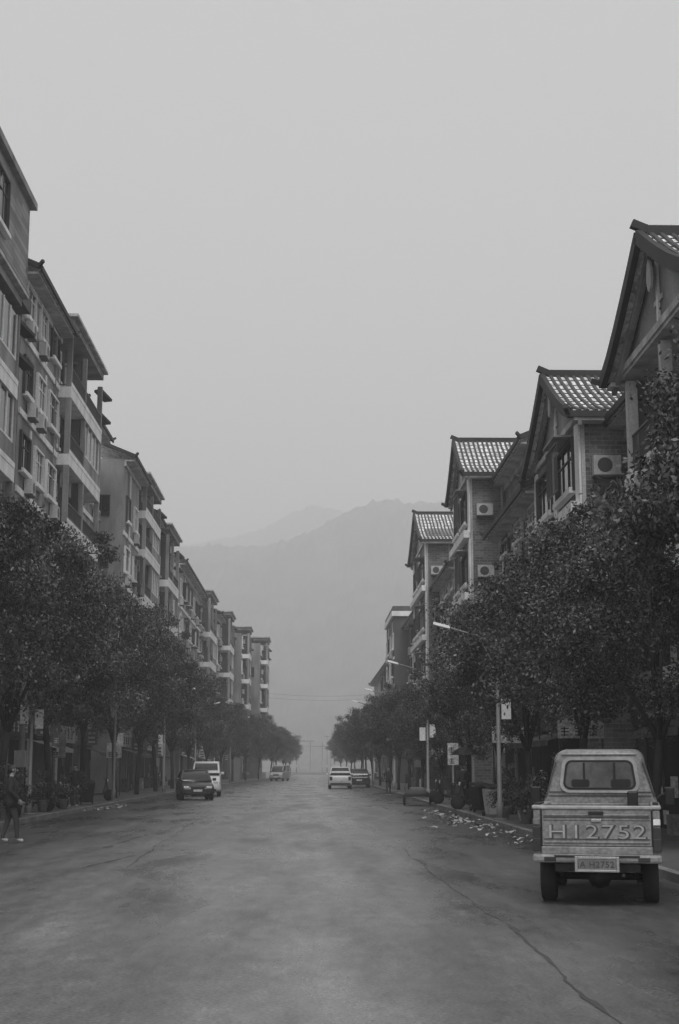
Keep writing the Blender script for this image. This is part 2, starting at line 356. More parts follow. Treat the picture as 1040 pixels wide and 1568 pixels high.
b=Bld(-1,-12.5); b.section(88,95.9,.7,20.9,LV[:4],render_); b.section(96,106,0,21.3,LV[:4],render_d,roof=False); b.tower(96,105.5,1.2,LV[:4]+[18.9],21.7); b.section(106.2,111.5,.2,20.6,LV[:4],render_)
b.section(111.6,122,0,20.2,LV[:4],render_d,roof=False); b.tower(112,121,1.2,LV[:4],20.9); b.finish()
b=Bld(-1,-12.5); b.section(128,154,.5,20.0,LV[:4],render_); b.section(154.2,168,.3,20.6,LV[:4],render_,roof=False); b.tower(156,167,1.5,LV[:4],21.0); b.finish()
b=Bld(-1,-11.2); b.section(168.2,185,0,19.6,LV[:4],render_); b.tower(174,183,1.4,LV[:4],20.6); b.finish()
b=Bld(-1,-9.0); b.section(186,196,0,19,LV[:4],render_,roof=False); b.tower(187,194,1.0,LV[:4],20.0); b.finish()
b=Bld(-1,-6.9); b.section(197,207,0,18.6,LV[:4],render_,roof=False); b.tower(198,206,1.0,LV[:4],19.6); b.finish()
# ------------------------------------------------------------------ ground, road, pavement
def lerp(x,xs,ys): return float(np.interp(x,xs,ys))
kl=lambda y: lerp(y,[0,110,160,204,320],[-8.5,-8.5,-7.3,-4.2,-3.2]); kr=lambda y: 5.25
g=MB(); g.poly([(-3000,-500,-.008),(3000,-500,-.008),(3000,4000,-.008),(-3000,4000,-.008)]); link(D.objects.new('ground',g.mesh('ground',ground_m)))
def road_mat():
    m=D.materials.new('wet_asphalt'); m.use_nodes=True; nt=m.node_tree;N=nt.nodes;L=nt.links;b=N['Principled BSDF']
    tc=N.new('ShaderNodeTexCoord')
    def nz(sc,st,det=5,lo=.3,hi=.7,a=0,c=1,ro=.6):
        mp=N.new('ShaderNodeMapping'); mp.inputs['Scale'].default_value=st; L.new(tc.outputs['Object'],mp.inputs[0])
        n=N.new('ShaderNodeTexNoise'); n.inputs['Scale'].default_value=sc; n.inputs['Detail'].default_value=det; n.inputs['Roughness'].default_value=ro; L.new(mp.outputs[0],n.inputs['Vector'])
        r=N.new('ShaderNodeMapRange'); r.inputs[1].default_value=lo;r.inputs[2].default_value=hi;r.inputs[3].default_value=a;r.inputs[4].default_value=c; L.new(n.outputs['Fac'],r.inputs[0]); return r,n
    a,_=nz(.9,(1,.14,1),6,.35,.68,.72,1.28); c,_=nz(.35,(1,.5,1),4,.35,.65,.85,1.15); e,fn=nz(30,(1,1,1),3,.3,.7,.4,1.6,.8); f,_=nz(5,(1,.4,1),7,.3,.7,.72,1.28,.7); h,_=nz(1.6,(1,.35,1),8,.55,.62,1,1.25,.75)
    sx=N.new('ShaderNodeSeparateXYZ'); L.new(tc.outputs['Object'],sx.inputs[0])
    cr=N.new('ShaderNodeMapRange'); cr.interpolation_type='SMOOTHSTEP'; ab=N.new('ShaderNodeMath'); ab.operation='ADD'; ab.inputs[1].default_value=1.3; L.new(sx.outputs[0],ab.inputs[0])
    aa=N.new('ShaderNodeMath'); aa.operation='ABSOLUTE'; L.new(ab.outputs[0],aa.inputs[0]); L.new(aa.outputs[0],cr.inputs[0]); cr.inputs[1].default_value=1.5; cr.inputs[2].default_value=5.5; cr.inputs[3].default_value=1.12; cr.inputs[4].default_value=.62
    cur=None
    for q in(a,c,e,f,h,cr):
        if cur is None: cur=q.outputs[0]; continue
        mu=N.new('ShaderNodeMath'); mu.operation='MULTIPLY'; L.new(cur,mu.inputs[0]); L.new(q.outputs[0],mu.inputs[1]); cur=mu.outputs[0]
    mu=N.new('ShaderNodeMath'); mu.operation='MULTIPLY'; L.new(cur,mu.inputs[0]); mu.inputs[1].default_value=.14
    cc=N.new('ShaderNodeCombineColor'); [L.new(mu.outputs[0],cc.inputs[i]) for i in range(3)]; L.new(cc.outputs[0],b.inputs['Base Color'])
    r,_=nz(.7,(1,.2,1),6,.38,.62,.48,.2); L.new(r.outputs[0],b.inputs['Roughness'])
    bp=N.new('ShaderNodeBump'); bp.inputs['Strength'].default_value=.3; bp.inputs['Distance'].default_value=.008; L.new(fn.outputs['Fac'],bp.inputs['Height']); L.new(bp.outputs[0],b.inputs['Normal'])
    return m
ys=[-20,0,20,40,60,80,100,110,120,130,140,150,160,170,180,190,204,220,240,260,280,300,320]
r=MB()
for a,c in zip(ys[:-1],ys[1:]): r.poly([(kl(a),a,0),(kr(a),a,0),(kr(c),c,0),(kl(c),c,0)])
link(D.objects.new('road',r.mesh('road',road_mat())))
for nm,sg in(('pavement',1),('pavement',-1)):
    t=Thing(nm); pv=t.part('paving',pave_m); kb=t.part('kerb',kerb_m)
    for a,c in zip(ys[:-1],ys[1:]):
        if sg>0: xs=(kr(a),kr(c))
        else: xs=(kl(a),kl(c))
        w=.18*sg; W=9*sg
        kb.hexa([(xs[0],a,-.05),(xs[0]+w,a,-.05),(xs[1]+w,c,-.05),(xs[1],c,-.05),(xs[0],a,.13),(xs[0]+w,a,.13),(xs[1]+w,c,.13),(xs[1],c,.13)])
        pv.hexa([(xs[0]+w,a,-.05),(xs[0]+W,a,-.05),(xs[1]+W,c,-.05),(xs[1]+w,c,-.05),(xs[0]+w,a,.126),(xs[0]+W,a,.126),(xs[1]+W,c,.126),(xs[1]+w,c,.126)])
    t.finish()
crack_m=mat('tar_crack',.05,.5,.3)
def crack(pts,w,name='road_crack'):
    mb=MB(); P=[]
    for (x0,y0),(x1,y1) in zip(pts[:-1],pts[1:]):
        n=max(2,int(math.dist((x0,y0),(x1,y1))/.2))
        for i in range(n): t=i/n; P.append((x0+(x1-x0)*t,y0+(y1-y0)*t))
    P=[(x+.1*(noise.noise((y*.5,x,0)))+.03*noise.noise((y*4,x,3)),y) for x,y in P]
    ww=[w*max(.1,.6+1.6*noise.noise((y*1.3,x,9))) for x,y in P]
    for i in range(len(P)-1):
        mb.poly([(P[i][0]-ww[i],P[i][1],.004),(P[i][0]+ww[i],P[i][1],.004),(P[i+1][0]+ww[i+1],P[i+1][1],.004),(P[i+1][0]-ww[i+1],P[i+1][1],.004)])
    link(D.objects.new(name,mb.mesh(name,crack_m)))
crack([(1.97,8),(2.04,12),(2.08,16),(1.95,20),(1.9,30)],.024)
crack([(-3.0,24),(-3.2,30),(-3.5,45)],.018)
crack([(-3.7,24),(-3.3,27.5)],.05,'wet_streak'); crack([(-4.2,30),(-4.0,36)],.06,'wet_streak')
crack([(-1.2,11.7),(-.7,11.8)],.012); crack([(1.3,10.2),(1.6,10.25)],.012); crack([(-.4,13),(.1,13.1)],.012)
lt=MB()
for i in range(190):
    if i<150: y=random.gauss(42,5.5); x=min(5.1,4.6+random.gauss(0,.35)+ (41-y)*.01)
    else: y=random.gauss(58,2); x=-8.1+random.gauss(0,.3)
    if x<-7 and x<kl(y): x=kl(y)+.1
    s=random.uniform(.03,.12); z=.008+random.uniform(0,.03); a0=random.random()*6
    lt.poly([(x+s*random.uniform(.5,1.2)*math.cos(a0+k*1.25),y+s*random.uniform(.5,1.2)*math.sin(a0+k*1.25),z+random.uniform(0,.08)) for k in range(5)])
link(D.objects.new('litter',lt.mesh('litter',paper)))
# ------------------------------------------------------------------ trees
def leafmesh(name,cent,rad,per,size,shade):
    n=len(cent)*per; idx=np.repeat(np.arange(len(cent)),per)
    v=rng.normal(size=(n,3)); v/=np.linalg.norm(v,axis=1)[:,None]
    rr=rng.random(n)**.5*rng.choice([1,1,1,1.35],n)
    p=cent[idx]+v*(rad[idx]*rr)[:,None]*np.array([1,1,.7])
    a=rng.normal(size=(n,3)); a[:,2]-=.4; a/=np.linalg.norm(a,axis=1)[:,None]
    c=np.cross(a,rng.normal(size=(n,3))); c/=np.linalg.norm(c,axis=1)[:,None]
    L=(size*rng.uniform(.6,1.3,n))[:,None]; W=L*.48
    V=np.stack([p-a*L/2,p+c*W/2,p+a*L/2,p-c*W/2],1).reshape(-1,3)
    me=D.meshes.new(name); me.vertices.add(4*n); me.vertices.foreach_set('co',V.ravel()); me.loops.add(4*n); me.polygons.add(n)
    me.loops.foreach_set('vertex_index',np.arange(4*n)); me.polygons.foreach_set('loop_start',np.arange(n)*4); me.polygons.foreach_set('loop_total',np.full(n,4))
    me.update(calc_edges=True); at=me.attributes.new('shade','FLOAT','FACE'); at.data.foreach_set('value',(shade[idx]*rng.choice([.5,.8,1,1.2,2.4],n)).astype(np.float32))
    me.materials.append(leafm); return me
def tree_variant(seed,R=3.1,H=8.6,per=420,size=.11):
    rd=random.Random(seed); tb=MB(); ends=[]
    lean=rd.uniform(-.3,.3); f=rd.uniform(1.8,2.5)
    tb.tube([(0,0,0),(lean*.3,.05,f*.5),(lean,.1,f)],[.13,.11,.105],10)
    base=Vector((lean,.1,f-.05))
    for k in range(6):
        a=k*math.pi/3+rd.uniform(-.4,.4); out=rd.uniform(.45,.8)*R; top=rd.uniform(.62,.85)*H
        if k==5: out*=.2; top=.9*H
        p1=base+Vector((math.cos(a)*out*.35,math.sin(a)*out*.35,(top-f)*.45)); p2=base+Vector((math.cos(a)*out,math.sin(a)*out,top-f))
        pm=(p1+p2)/2+Vector((rd.uniform(-.2,.2),rd.uniform(-.2,.2),.1))
        tb.tube([base,p1,pm,p2],[.08,.055,.04,.015],7); ends+=[p2]
        for q in range(6):
            t=rd.uniform(.3,.95); s=p1.lerp(p2,t); aa=a+rd.uniform(-1.3,1.3); l=rd.uniform(.6,1.5)
            e=s+Vector((math.cos(aa)*l,math.sin(aa)*l,rd.uniform(-.2,1.0))); tb.tube([s,(s+e)/2+Vector((0,0,.1)),e],[.03,.02,.008],5); ends.append(e)
    cz=H*.62; cen=[]
    for e in ends: cen.append(tuple(e))
    while len(cen)<118:
        v=Vector((rd.gauss(0,1),rd.gauss(0,1),rd.gauss(0,1))).normalized()*(rd.random()**.33)
        x,y,z=v; w=R*(1-.3*max(0,z)**1.5)
        p=(x*w+lean,y*w,cz+z*(H*.32) )
        nn=noise.noise(Vector(p)*.6+Vector((seed,0,0)))
        if nn<-.16: continue
        cen.append(p)
    cen=np.array(cen); rad=np.array([rd.uniform(.3,.8) for _ in cen]); sh=np.array([rd.uniform(.45,1.6) for _ in cen])
    tm=tb.mesh('trunk_and_limbs',bark,True); lm=leafmesh('crown',cen,rad,per,size,sh); return tm,lm
TV=[tree_variant(s) for s in(3,8,21,34)]
def tree(x,y,sc,v,rz):
    e=link(D.objects.new('street_tree',None)); e.location=(x,y,.12); e.rotation_euler=(0,0,rz); e.scale=(min(sc,1.08),min(sc,1.08),sc)
    for nm,me in zip(('trunk_and_limbs','crown'),TV[v%4]): o=link(D.objects.new(nm,me)); o.parent=e
for i,(x,y,s) in enumerate([(8.5,24.5,1.2),(7.2,30,.84),(6.7,36,.98),(6.7,43.5,.9),(6.6,51,.84),(6.6,59,.74),(6.3,69,.62),(6.2,79,.7),(6.1,88,.8),(6,97,.84),(6,108,.86),(5.9,120,.88),(5.9,133,.9),(5.8,147,.9),(5.8,162,.9),(5.7,180,.9),(5.7,200,.9),(5.7,225,.9),(5.7,255,.9)]):
    tree(x,y,s,i,random.random()*6.28)
for i,(x,y,s) in enumerate([(-10.2,32,1.1),(-10.3,39.5,1.2),(-10.1,47,1.22),(-9.9,55,1.24),(-9.8,63.5,1.24),(-9.7,72,1.22),(-9.7,81,1.2),(-9.7,91,1.18),(-9.7,102,1.12),(-9.5,114,1.05),(-9.2,127,1.0),(-8.8,140,1),(-8.2,153,1),(-7.4,166,.98),(-6.4,180,.96),(-5.3,195,.95),(-4.8,212,.92),(-4.4,235,.9),(-4.2,262,.9),(-4.2,290,.9)]):
    tree(x,y,s,i+2,random.random()*6.28)
cen=np.array([(random.gauss(0,.22),random.gauss(0,.22),.75+random.gauss(0,.22)) for _ in range(16)])
pm=leafmesh('foliage',cen,np.full(16,.22),110,.08,np.random.uniform(.6,1.4,16))
def potted(x,y,s,pot):
    t=Thing('potted_plant'); t.part('pot',pot,smooth=True).tube([(0,0,0),(0,0,.36),(0,0,.4),(0,0,.4),(0,0,.34)],[.14,.2,.22,.18,.17],16); t.part('stem',bark).tube([(0,0,.3),(.02,0,.8)],[.025,.015],6)
    e=t.finish((x,y,.126),random.random()*6,s); o=link(D.objects.new('foliage',pm)); o.parent=e
for a in[(-9.3,43,1.2,kerb_m),(-9.0,44.5,1.0,blk),(-9.2,50,1.0,kerb_m),(6.2,35.6,1.35,blk),(6.5,36.4,1.4,kerb_m),(5.9,39.2,.95,kerb_m),(6.1,41,.9,white),(5.8,42.9,.9,kerb_m),(6.6,47,1.1,blk),(-9.4,58,1.0,kerb_m),(-9.5,47.5,1,white),(6.4,34.5,1.2,blk),(-9.1,53.5,.9,kerb_m),(-9.2,41,1.1,kerb_m)]: potted(*a)
def bin_(x,y,m):
    t=Thing('waste_bin'); t.part('body',m,.01).hexa([(-.2,-.2,.08),(.2,-.2,.08),(.2,.2,.08),(-.2,.2,.08),(-.27,-.27,.85),(.27,-.27,.85),(.27,.27,.85),(-.27,.27,.85)])
    t.part('lid',blk,.01).hexa([(-.29,-.3,.855),(.29,-.3,.855),(.29,.29,.92),(-.29,.29,.92),(-.26,-.26,.9),(.26,-.26,.9),(.26,.26,.99),(-.26,.26,.99)])
    for sx in(-1,1): t.part('wheels',tyre).lathe_x((sx*.24,.22,.09),[(-.025,.08),(.025,.08)],12)
    t.finish((x,y,.126),.3)
bin_(5.85,48.5,blk); bin_(5.7,44.6,ac_m); bin_(5.9,50,blk); bin_(-9.2,60,blk)
# free-standing shop signs on the pavement
def shop_sign(x,y,w,z0,z1,m,im):
    t=Thing('shop_sign'); 
    for sx in(-w/2+.05,w/2-.05): t.part('posts',metal_d).tube([(sx,0,0),(sx,0,z1)],[.03,.03],6)
    t.part('board',m,.01).box(-w/2,w/2,-.05,.0,z0,z1)
    c=max(1,int(w/.38))
    for q in range(c):
        xx=-w/2+.08+q*(w-.1)/c
        rows=max(1,int((z1-z0)/.4))
        for k in range(rows):
            zz=z0+.08+k*(z1-z0)/rows
            for u in range(3): t.part('lettering',im).box(xx,xx+.22,-.056,-.052,zz+u*.09,zz+u*.09+.03)
            t.part('lettering',im).box(xx+.08,xx+.12,-.058,-.0565,zz-.02,zz+.24)
    t.finish((x,y,.126))
shop_sign(6.7,47.5,1.3,2.3,2.85,sign_l,sign_k); shop_sign(7.2,46,.5,3.2,4.3,white,sign_k); shop_sign(6.6,66,.5,1.6,2.6,sign_l,sign_k); shop_sign(6.9,76,.9,1.9,2.5,sign_l,sign_m); shop_sign(7.6,40,1.3,2.3,2.8,sign_l,sign_k)
shop_sign(-10.9,47,1.0,2.3,3.0,sign_l,sign_k); shop_sign(-10.8,62,.6,1.9,3.0,sign_m,sign_l); shop_sign(-10.6,78,.8,2.0,2.8,sign_l,sign_k)
# ------------------------------------------------------------------ lamp posts, poles, wires
def lamp(x,y,sg,H=6.3,boards=0,arm=1.0):
    t=Thing('street_lamp'); p=t.part('pole',pole_m,smooth=True); A=sg*arm
    p.tube([(0,0,0),(0,0,.5),(0,0,.52),(0,0,H-.6),(A*.12,0,H-.3),(A*.6,0,H-.05),(A*1.5,0,H+.22)],[.1,.1,.07,.052,.042,.036,.03],10)
    p.tube([(0,0,0),(0,0,.04)],[.2,.2],8)
    hd=t.part('lamp_head',lamp_m,.02); o=A*1.5-sg*1.5
    hd.hexa([(o+sg*1.35,-.1,H+.14),(o+sg*1.9,-.12,H+.28),(o+sg*1.9,.12,H+.28),(o+sg*1.35,.1,H+.14),(o+sg*1.4,-.06,H+.25),(o+sg*1.88,-.07,H+.37),(o+sg*1.88,.07,H+.37),(o+sg*1.4,.06,H+.25)])
    t.part('bracket',pole_m).tube([(0,0,H-1.1),(A*.5,0,H-.12)],[.02,.02],6)
    for k in range(boards):
        z=2.9-.15*k; s=sg if k else -sg
        t.part('banner_board',white).box(min(s*.1,s*.38),max(s*.1,s*.38),-.03,.0,z,z+.62); t.part('board_arm',metal_d).tube([(0,0,z+.6),(s*.4,0,z+.6)],[.015,.015],5)
    t.finish((x,y,.126))
lamp(5.55,42,-1,5.4,1); lamp(5.6,68,-1,6.2,2); lamp(5.6,96,-1,6.4,0); lamp(5.6,126,-1,7.0); lamp(5.6,150,-1,6.6); lamp(5.6,180,-1,6.6)
lamp(-9.1,47,1,4.1,2,.75); lamp(-8.95,66,1,4.6,0,.7); lamp(-8.9,88,1,6,1); lamp(-8.9,112,1,6.2); lamp(-8.0,145,1,6.2); lamp(-5,198,1,6.4)
def upole(x,y,H):
    t=Thing('utility_pole'); t.part('pole',pole_m,smooth=True).tube([(0,0,0),(0,0,H)],[.13,.08],10); t.part('crossarm',metal_d).box(-.7,.7,-.05,.05,H-.5,H-.4)
    for k in(-.6,0,.6): t.part('insulators',white,smooth=True).tube([(k,0,H-.4),(k,0,H-.28)],[.03,.045],8)
    t.part('meter_box',ac_m,.01).box(-.2,.2,-.3,-.1,1.5,2.1); t.finish((x,y,.126))
for a in[(7.2,55,7),(6.9,92,7.2),(-10.4,52,7),(-10.2,96,7),(5.2,300,9),(-4.0,300,9),(4.6,380,10),(-3.5,380,10)]: upole(*a)
w=MB()
def wire(a,b_,sag):
    a=Vector(a);b_=Vector(b_); w.tube([a.lerp(b_,t/12)-Vector((0,0,sag*4*(t/12)*(1-t/12))) for t in range(13)],[.011]*13,4)
for dx in(-.6,0,.6):
    wire((7.2+dx,55,6.9),(6.9+dx,92,7.1),.6); wire((-10.4+dx,52,6.9),(-10.2+dx,96,6.9),.7)
for k in range(2): wire((-6,205,11.5+k*.6),(8,205,11.3+k*.6),.3)
link(D.objects.new('overhead_wires',w.mesh('overhead_wires',blk)))
t=Thing('gateway')
for x in(-3.5,0,3.5,6.0): t.part('pillars',render_).box(x-.12,x+.12,0,.4,0,9)
t.part('beam',render_).box(-3.9,1.2,-.1,.5,9,9.35); t.part('beam',render_).box(-3.7,6.2,.05,.35,7.6,7.75)
t.finish((0.2,420,0))
# ------------------------------------------------------------------ vehicles
def rr(y,zb,zt,w,wt,r=.1,n=4):
    pts=[]
    def arc(cx,cz,a0,rad):
        for i in range(n+1):
            a=a0+math.pi/2*i/n; pts.append((cx+rad*math.cos(a),y,cz+rad*math.sin(a)))
    arc(w-r,zb+r,-math.pi/2,r); arc(wt-r,zt-r,0,r); arc(-wt+r,zt-r,math.pi/2,r); arc(-w+r,zb+r,math.pi,r); return pts
def cabring(y,zb,zm,zt,w,wt,r,n=6):
    pts=[(w-.05,y,zb),(w,y,zb+.06),(w,y,zm-.03),(w-.02,y,zm+.02)]
    for i in range(n+1):
        a=math.pi/2*i/n; pts.append((wt-r+r*math.cos(a),y,zt-r+r*math.sin(a)))
    return pts+[(-x,yy,z) for x,yy,z in pts[::-1]]
def wheel(t,x,y,r,wd,rimm=None):
    h=wd/2
    t.part('tyres',tyre,smooth=True).lathe_x((x,y,r),[(-h*.7,r*.62),(-h,r*.7),(-h,r*.9),(-h*.8,r),(h*.8,r),(h,r*.9),(h,r*.7),(h*.7,r*.62)],28)
    sg=1 if x>0 else -1
    t.part('wheel_rims',rimm or ac_m,smooth=True).lathe_x((x,y,r),[(sg*h*.2,r*.6),(sg*h*.75,r*.6),(sg*h*.75,r*.5),(sg*h*.4,r*.42),(sg*h*.5,r*.15),(sg*h*.9,r*.12),(sg*h*.9,.01)],20)
tp=mat('truck_paint',.24,.36,.35,3.2,stretch=(1,1,1),fine=.3,fscale=22)
tpl=mat('truck_paint_rail',.4,.35,.2,3,fine=.15)
tp2=mat('truck_groove',.07,.5,.2)
red=mat('tail_lamp_lens',.04,.2,.2); lit=mat('clear_lens',.85,.15,.05)
t=Thing('pickup_truck')
tg=t.part('tailgate',tp,.012)
tg.box(-.645,.645,0,.04,.70,1.13); t.part('tailgate_rail',tpl,.012).box(-.66,.66,-.018,.05,1.132,1.175)
for z,h in((1.055,.022),(.735,.02)): tg.box(-.62,.62,-.014,-.002,z,z+h)
for z,h in((1.03,.014),(.775,.012),(1.0,.006)): t.part('tailgate_grooves',tp2).box(-.63,.63,-.004,-.001,z,z+h)
t.part('tailgate_handle',blk,.006).box(-.09,.09,-.035,-.003,1.07,1.11); t.part('badge',chrome,.004).box(-.06,.06,-.02,-.003,.985,1.02)
t.part('gate_gap',blk).box(-.66,-.646,-.002,.03,.62,1.12); t.part('gate_gap',blk).box(.646,.66,-.002,.03,.62,1.12)
for sg in(-1,1):
    a=lambda x0,x1:(min(sg*x0,sg*x1),max(sg*x0,sg*x1))
    x0,x1=a(.66,.75); t.part('bed_sides',tp,.02).box(x0,x1,.0,1.9,.52,1.13); x0,x1=a(.65,.765); t.part('bed_rails',tpl,.015).box(x0,x1,-.02,1.92,1.133,1.18)
    x0,x1=a(.662,.758); t.part('tail_lamps',red,.01).box(x0,x1,-.04,-.002,.64,.93)
    t.part('tail_lamp_clear',lit if sg>0 else sign_m,.006).box(x0+.006,x1-.006,-.046,-.002,.95,1.02)
    t.part('lamp_divider',tp2).box(x0,x1,-.043,-.041,.78,.79)
    x0,x1=a(.652,.76); t.part('tie_hooks',blk).box(x0+.02,x1-.02,.1,.9,1.182,1.2)
    x0,x1=a(.45,.70); t.part('mudflaps',blk).box(x0,x1,1.08,1.1,.2,.55)
    x0,x1=a(.5,.737); t.part('wheel_arches',blk).box(x0,x1,.32,1.2,.5,.69)
    wheel(t,sg*.62,.76,.31,.19,metal_d); wheel(t,sg*.62,3.05,.31,.19,ac_m)
    t.part('leaf_springs',blk).bar((sg*.45,.25,.42),(sg*.45,.76,.3),.06,.05); t.part('leaf_springs',blk).bar((sg*.45,.76,.3),(sg*.45,1.3,.42),.06,.05)
    t.part('mirrors',blk,.02).box(*(a(.86,1.0)),3.12,3.2,1.1,1.36); t.part('mirror_arms',blk).tube([(sg*.74,3.1,1.2),(sg*.92,3.16,1.3)],[.014,.014],6)
    t.part('side_glass',glass).poly([(sg*.737,2.25,1.24),(sg*.737,3.25,1.24),(sg*.64,3.0,1.72),(sg*.64,2.25,1.72)])
    t.part('door_seams',tp2).box(*(a(.745,.755)),2.2,2.22,.6,1.18); t.part('door_handles',blk).box(*a(.752,.78),2.3,2.45,1.05,1.09)
    t.part('cab_edge_trim',tp2).tube([(sg*.716,1.985,1.24),(sg*.575,1.985,1.70)],[.009,.009],6)
t.part('bed_floor',blk).box(-.65,.65,.06,1.88,.66,.70); t.part('bed_front',tp,.01).box(-.65,.65,1.86,1.9,.7,1.16)
t.part('lower_valance',tp,.012).box(-.66,.66,-.01,.05,.6,.695); t.part('gate_hinge_gap',blk).box(-.65,.65,-.0,.03,.692,.703)
bp=t.part('rear_bumper',tp,.03); bp.box(-.76,.76,-.13,-.035,.51,.61)
t.part('bumper_step',blk,.01).box(-.5,.5,-.136,-.132,.575,.60); t.part('bumper_lamps',red,.008).box(-.62,-.48,-.142,-.131,.53,.58); t.part('bumper_lamps',red,.008).box(.48,.62,-.142,-.131,.53,.58)
t.part('number_plate',shutter).box(-.22,.22,-.175,-.165,.44,.56)
for q in[(-.26,-.225,.41,.59),(.225,.26,.41,.59),(-.225,.225,.56,.59),(-.225,.225,.41,.438)]: t.part('plate_frame',chrome,.004).box(q[0],q[1],-.18,-.155,q[2],q[3])
ch=t.part('chassis',blk); ch.box(-.42,-.34,.0,3.8,.40,.5); ch.box(.34,.42,.0,3.8,.4,.5); ch.box(-.5,.5,.02,.1,.4,.49); ch.box(-.34,.34,1.3,1.38,.4,.48); ch.box(-.3,.3,2.0,3.6,.28,.55)
t.part('rear_axle',blk,smooth=True).lathe_x((0,.76,.3),[(-.56,.045),(-.14,.045),(-.1,.12),(0,.15),(.1,.12),(.14,.045),(.56,.045)],16)
t.part('spare_wheel',tyre,smooth=True).tube([(0,1.15,.36),(0,1.15,.5)],[.24,.27],20)
t.part('exhaust',metal_d,smooth=True).tube([(.3,-.02,.36),(.3,.6,.36),(.32,1.5,.38)],[.025,.025,.06],8)
cab=t.part('cab',tp,0,True)
cab.loft([cabring(1.99,.6,1.2,1.80,.715,.555,.15),cabring(2.02,.56,1.2,1.84,.745,.59,.16),cabring(2.1,.54,1.2,1.86,.752,.60,.16),cabring(2.7,.54,1.2,1.88,.755,.605,.16),cabring(3.0,.54,1.2,1.845,.755,.60,.15),cabring(3.5,.5,1.1,1.2,.755,.72,.05),cabring(3.95,.45,1.0,1.08,.745,.7,.05),cabring(4.1,.45,.85,.92,.7,.66,.05)])
def rrect(cx,cz,w,h,r,y,n=5,wt=None):
    pts=[];wt=wt or w
    for (sx,sz,a0) in((1,-1,-90),(1,1,0),(-1,1,90),(-1,-1,180)):
        ww=(wt if sz>0 else w)
        for i in range(n+1):
            a=math.radians(a0+90*i/n); pts.append((cx+sx*(ww-r)+r*math.cos(a),y,cz+sz*(h-r)+r*math.sin(a)))
    return pts
o_=rrect(0,1.53,.48,.195,.09,1.955,wt=.45); i_=rrect(0,1.53,.45,.168,.07,1.955,wt=.42)
t.part('rear_window_panel',tpl,.0).prism(rrect(0,1.53,.525,.235,.12,1.957,wt=.495),(0,.04,0))
fr=t.part('rear_window_seal',blk); n0=len(fr.v); fr.v+=[(p[0],p[1]-.004,p[2]) for p in o_]+[(p[0],p[1]-.004,p[2]) for p in i_]; k=len(o_)
for i in range(k): fr.f.append((n0+i,n0+(i+1)%k,n0+k+(i+1)%k,n0+k+i))
rwg=mat('rear_window_glass',.1,.15,.6,1.6,stretch=(1,1,1)); t.part('rear_window',rwg).poly([(p[0],1.9525,p[2]) for p in i_])
for x in(-.2,.2): t.part('window_dividers',blk).box(x-.014,x+.014,1.944,1.950,1.37,1.69)
t.part('seat_backs',blk).prism(rrect(-.25,1.42,.12,.05,.03,1.951),(0,-.002,0)); t.part('seat_backs',blk).prism(rrect(.28,1.42,.13,.055,.03,1.951),(0,-.002,0))
for z in(1.30,1.25): t.part('cab_back_ribs',tp2).box(-.68,.68,1.978,1.984,z,z+.012)
t.part('rear_gutter',tp2).box(-.5,.5,1.975,1.985,1.79,1.80)
rb=t.part('cargo_box',blk,.02); rb.box(.36,.5,1.6,1.8,1.0,1.32)
t.part('windshield',glass).poly([(-.68,3.52,1.22),(.68,3.52,1.22),(.55,3.05,1.83),(-.55,3.05,1.83)])
e=t.finish((3.44,17.3,0),math.radians(-13))
def text(s,parent,loc,size,sx,m,name,off=.004):
    c=D.curves.new(name,'FONT'); c.body=s; c.size=size; c.align_x='CENTER'; c.extrude=.001; c.offset=off; c.space_character=1.12; o=link(D.objects.new(name,c)); o.data.materials.append(m)
    o.rotation_euler=(math.pi/2,0,0); o.location=loc; o.scale=(sx,1,1); o.parent=parent
text('H12752',e,(0.01,-.0075,.785),.235,1.42,tp2,'stencilled_number_edge',.007)
text('H12752',e,(0,-.0105,.79),.235,1.42,tpl,'stencilled_number',-.002)
text('A H2752',e,(0,-.1765,.465),.1,1.0,metal_d,'plate_number',.001)
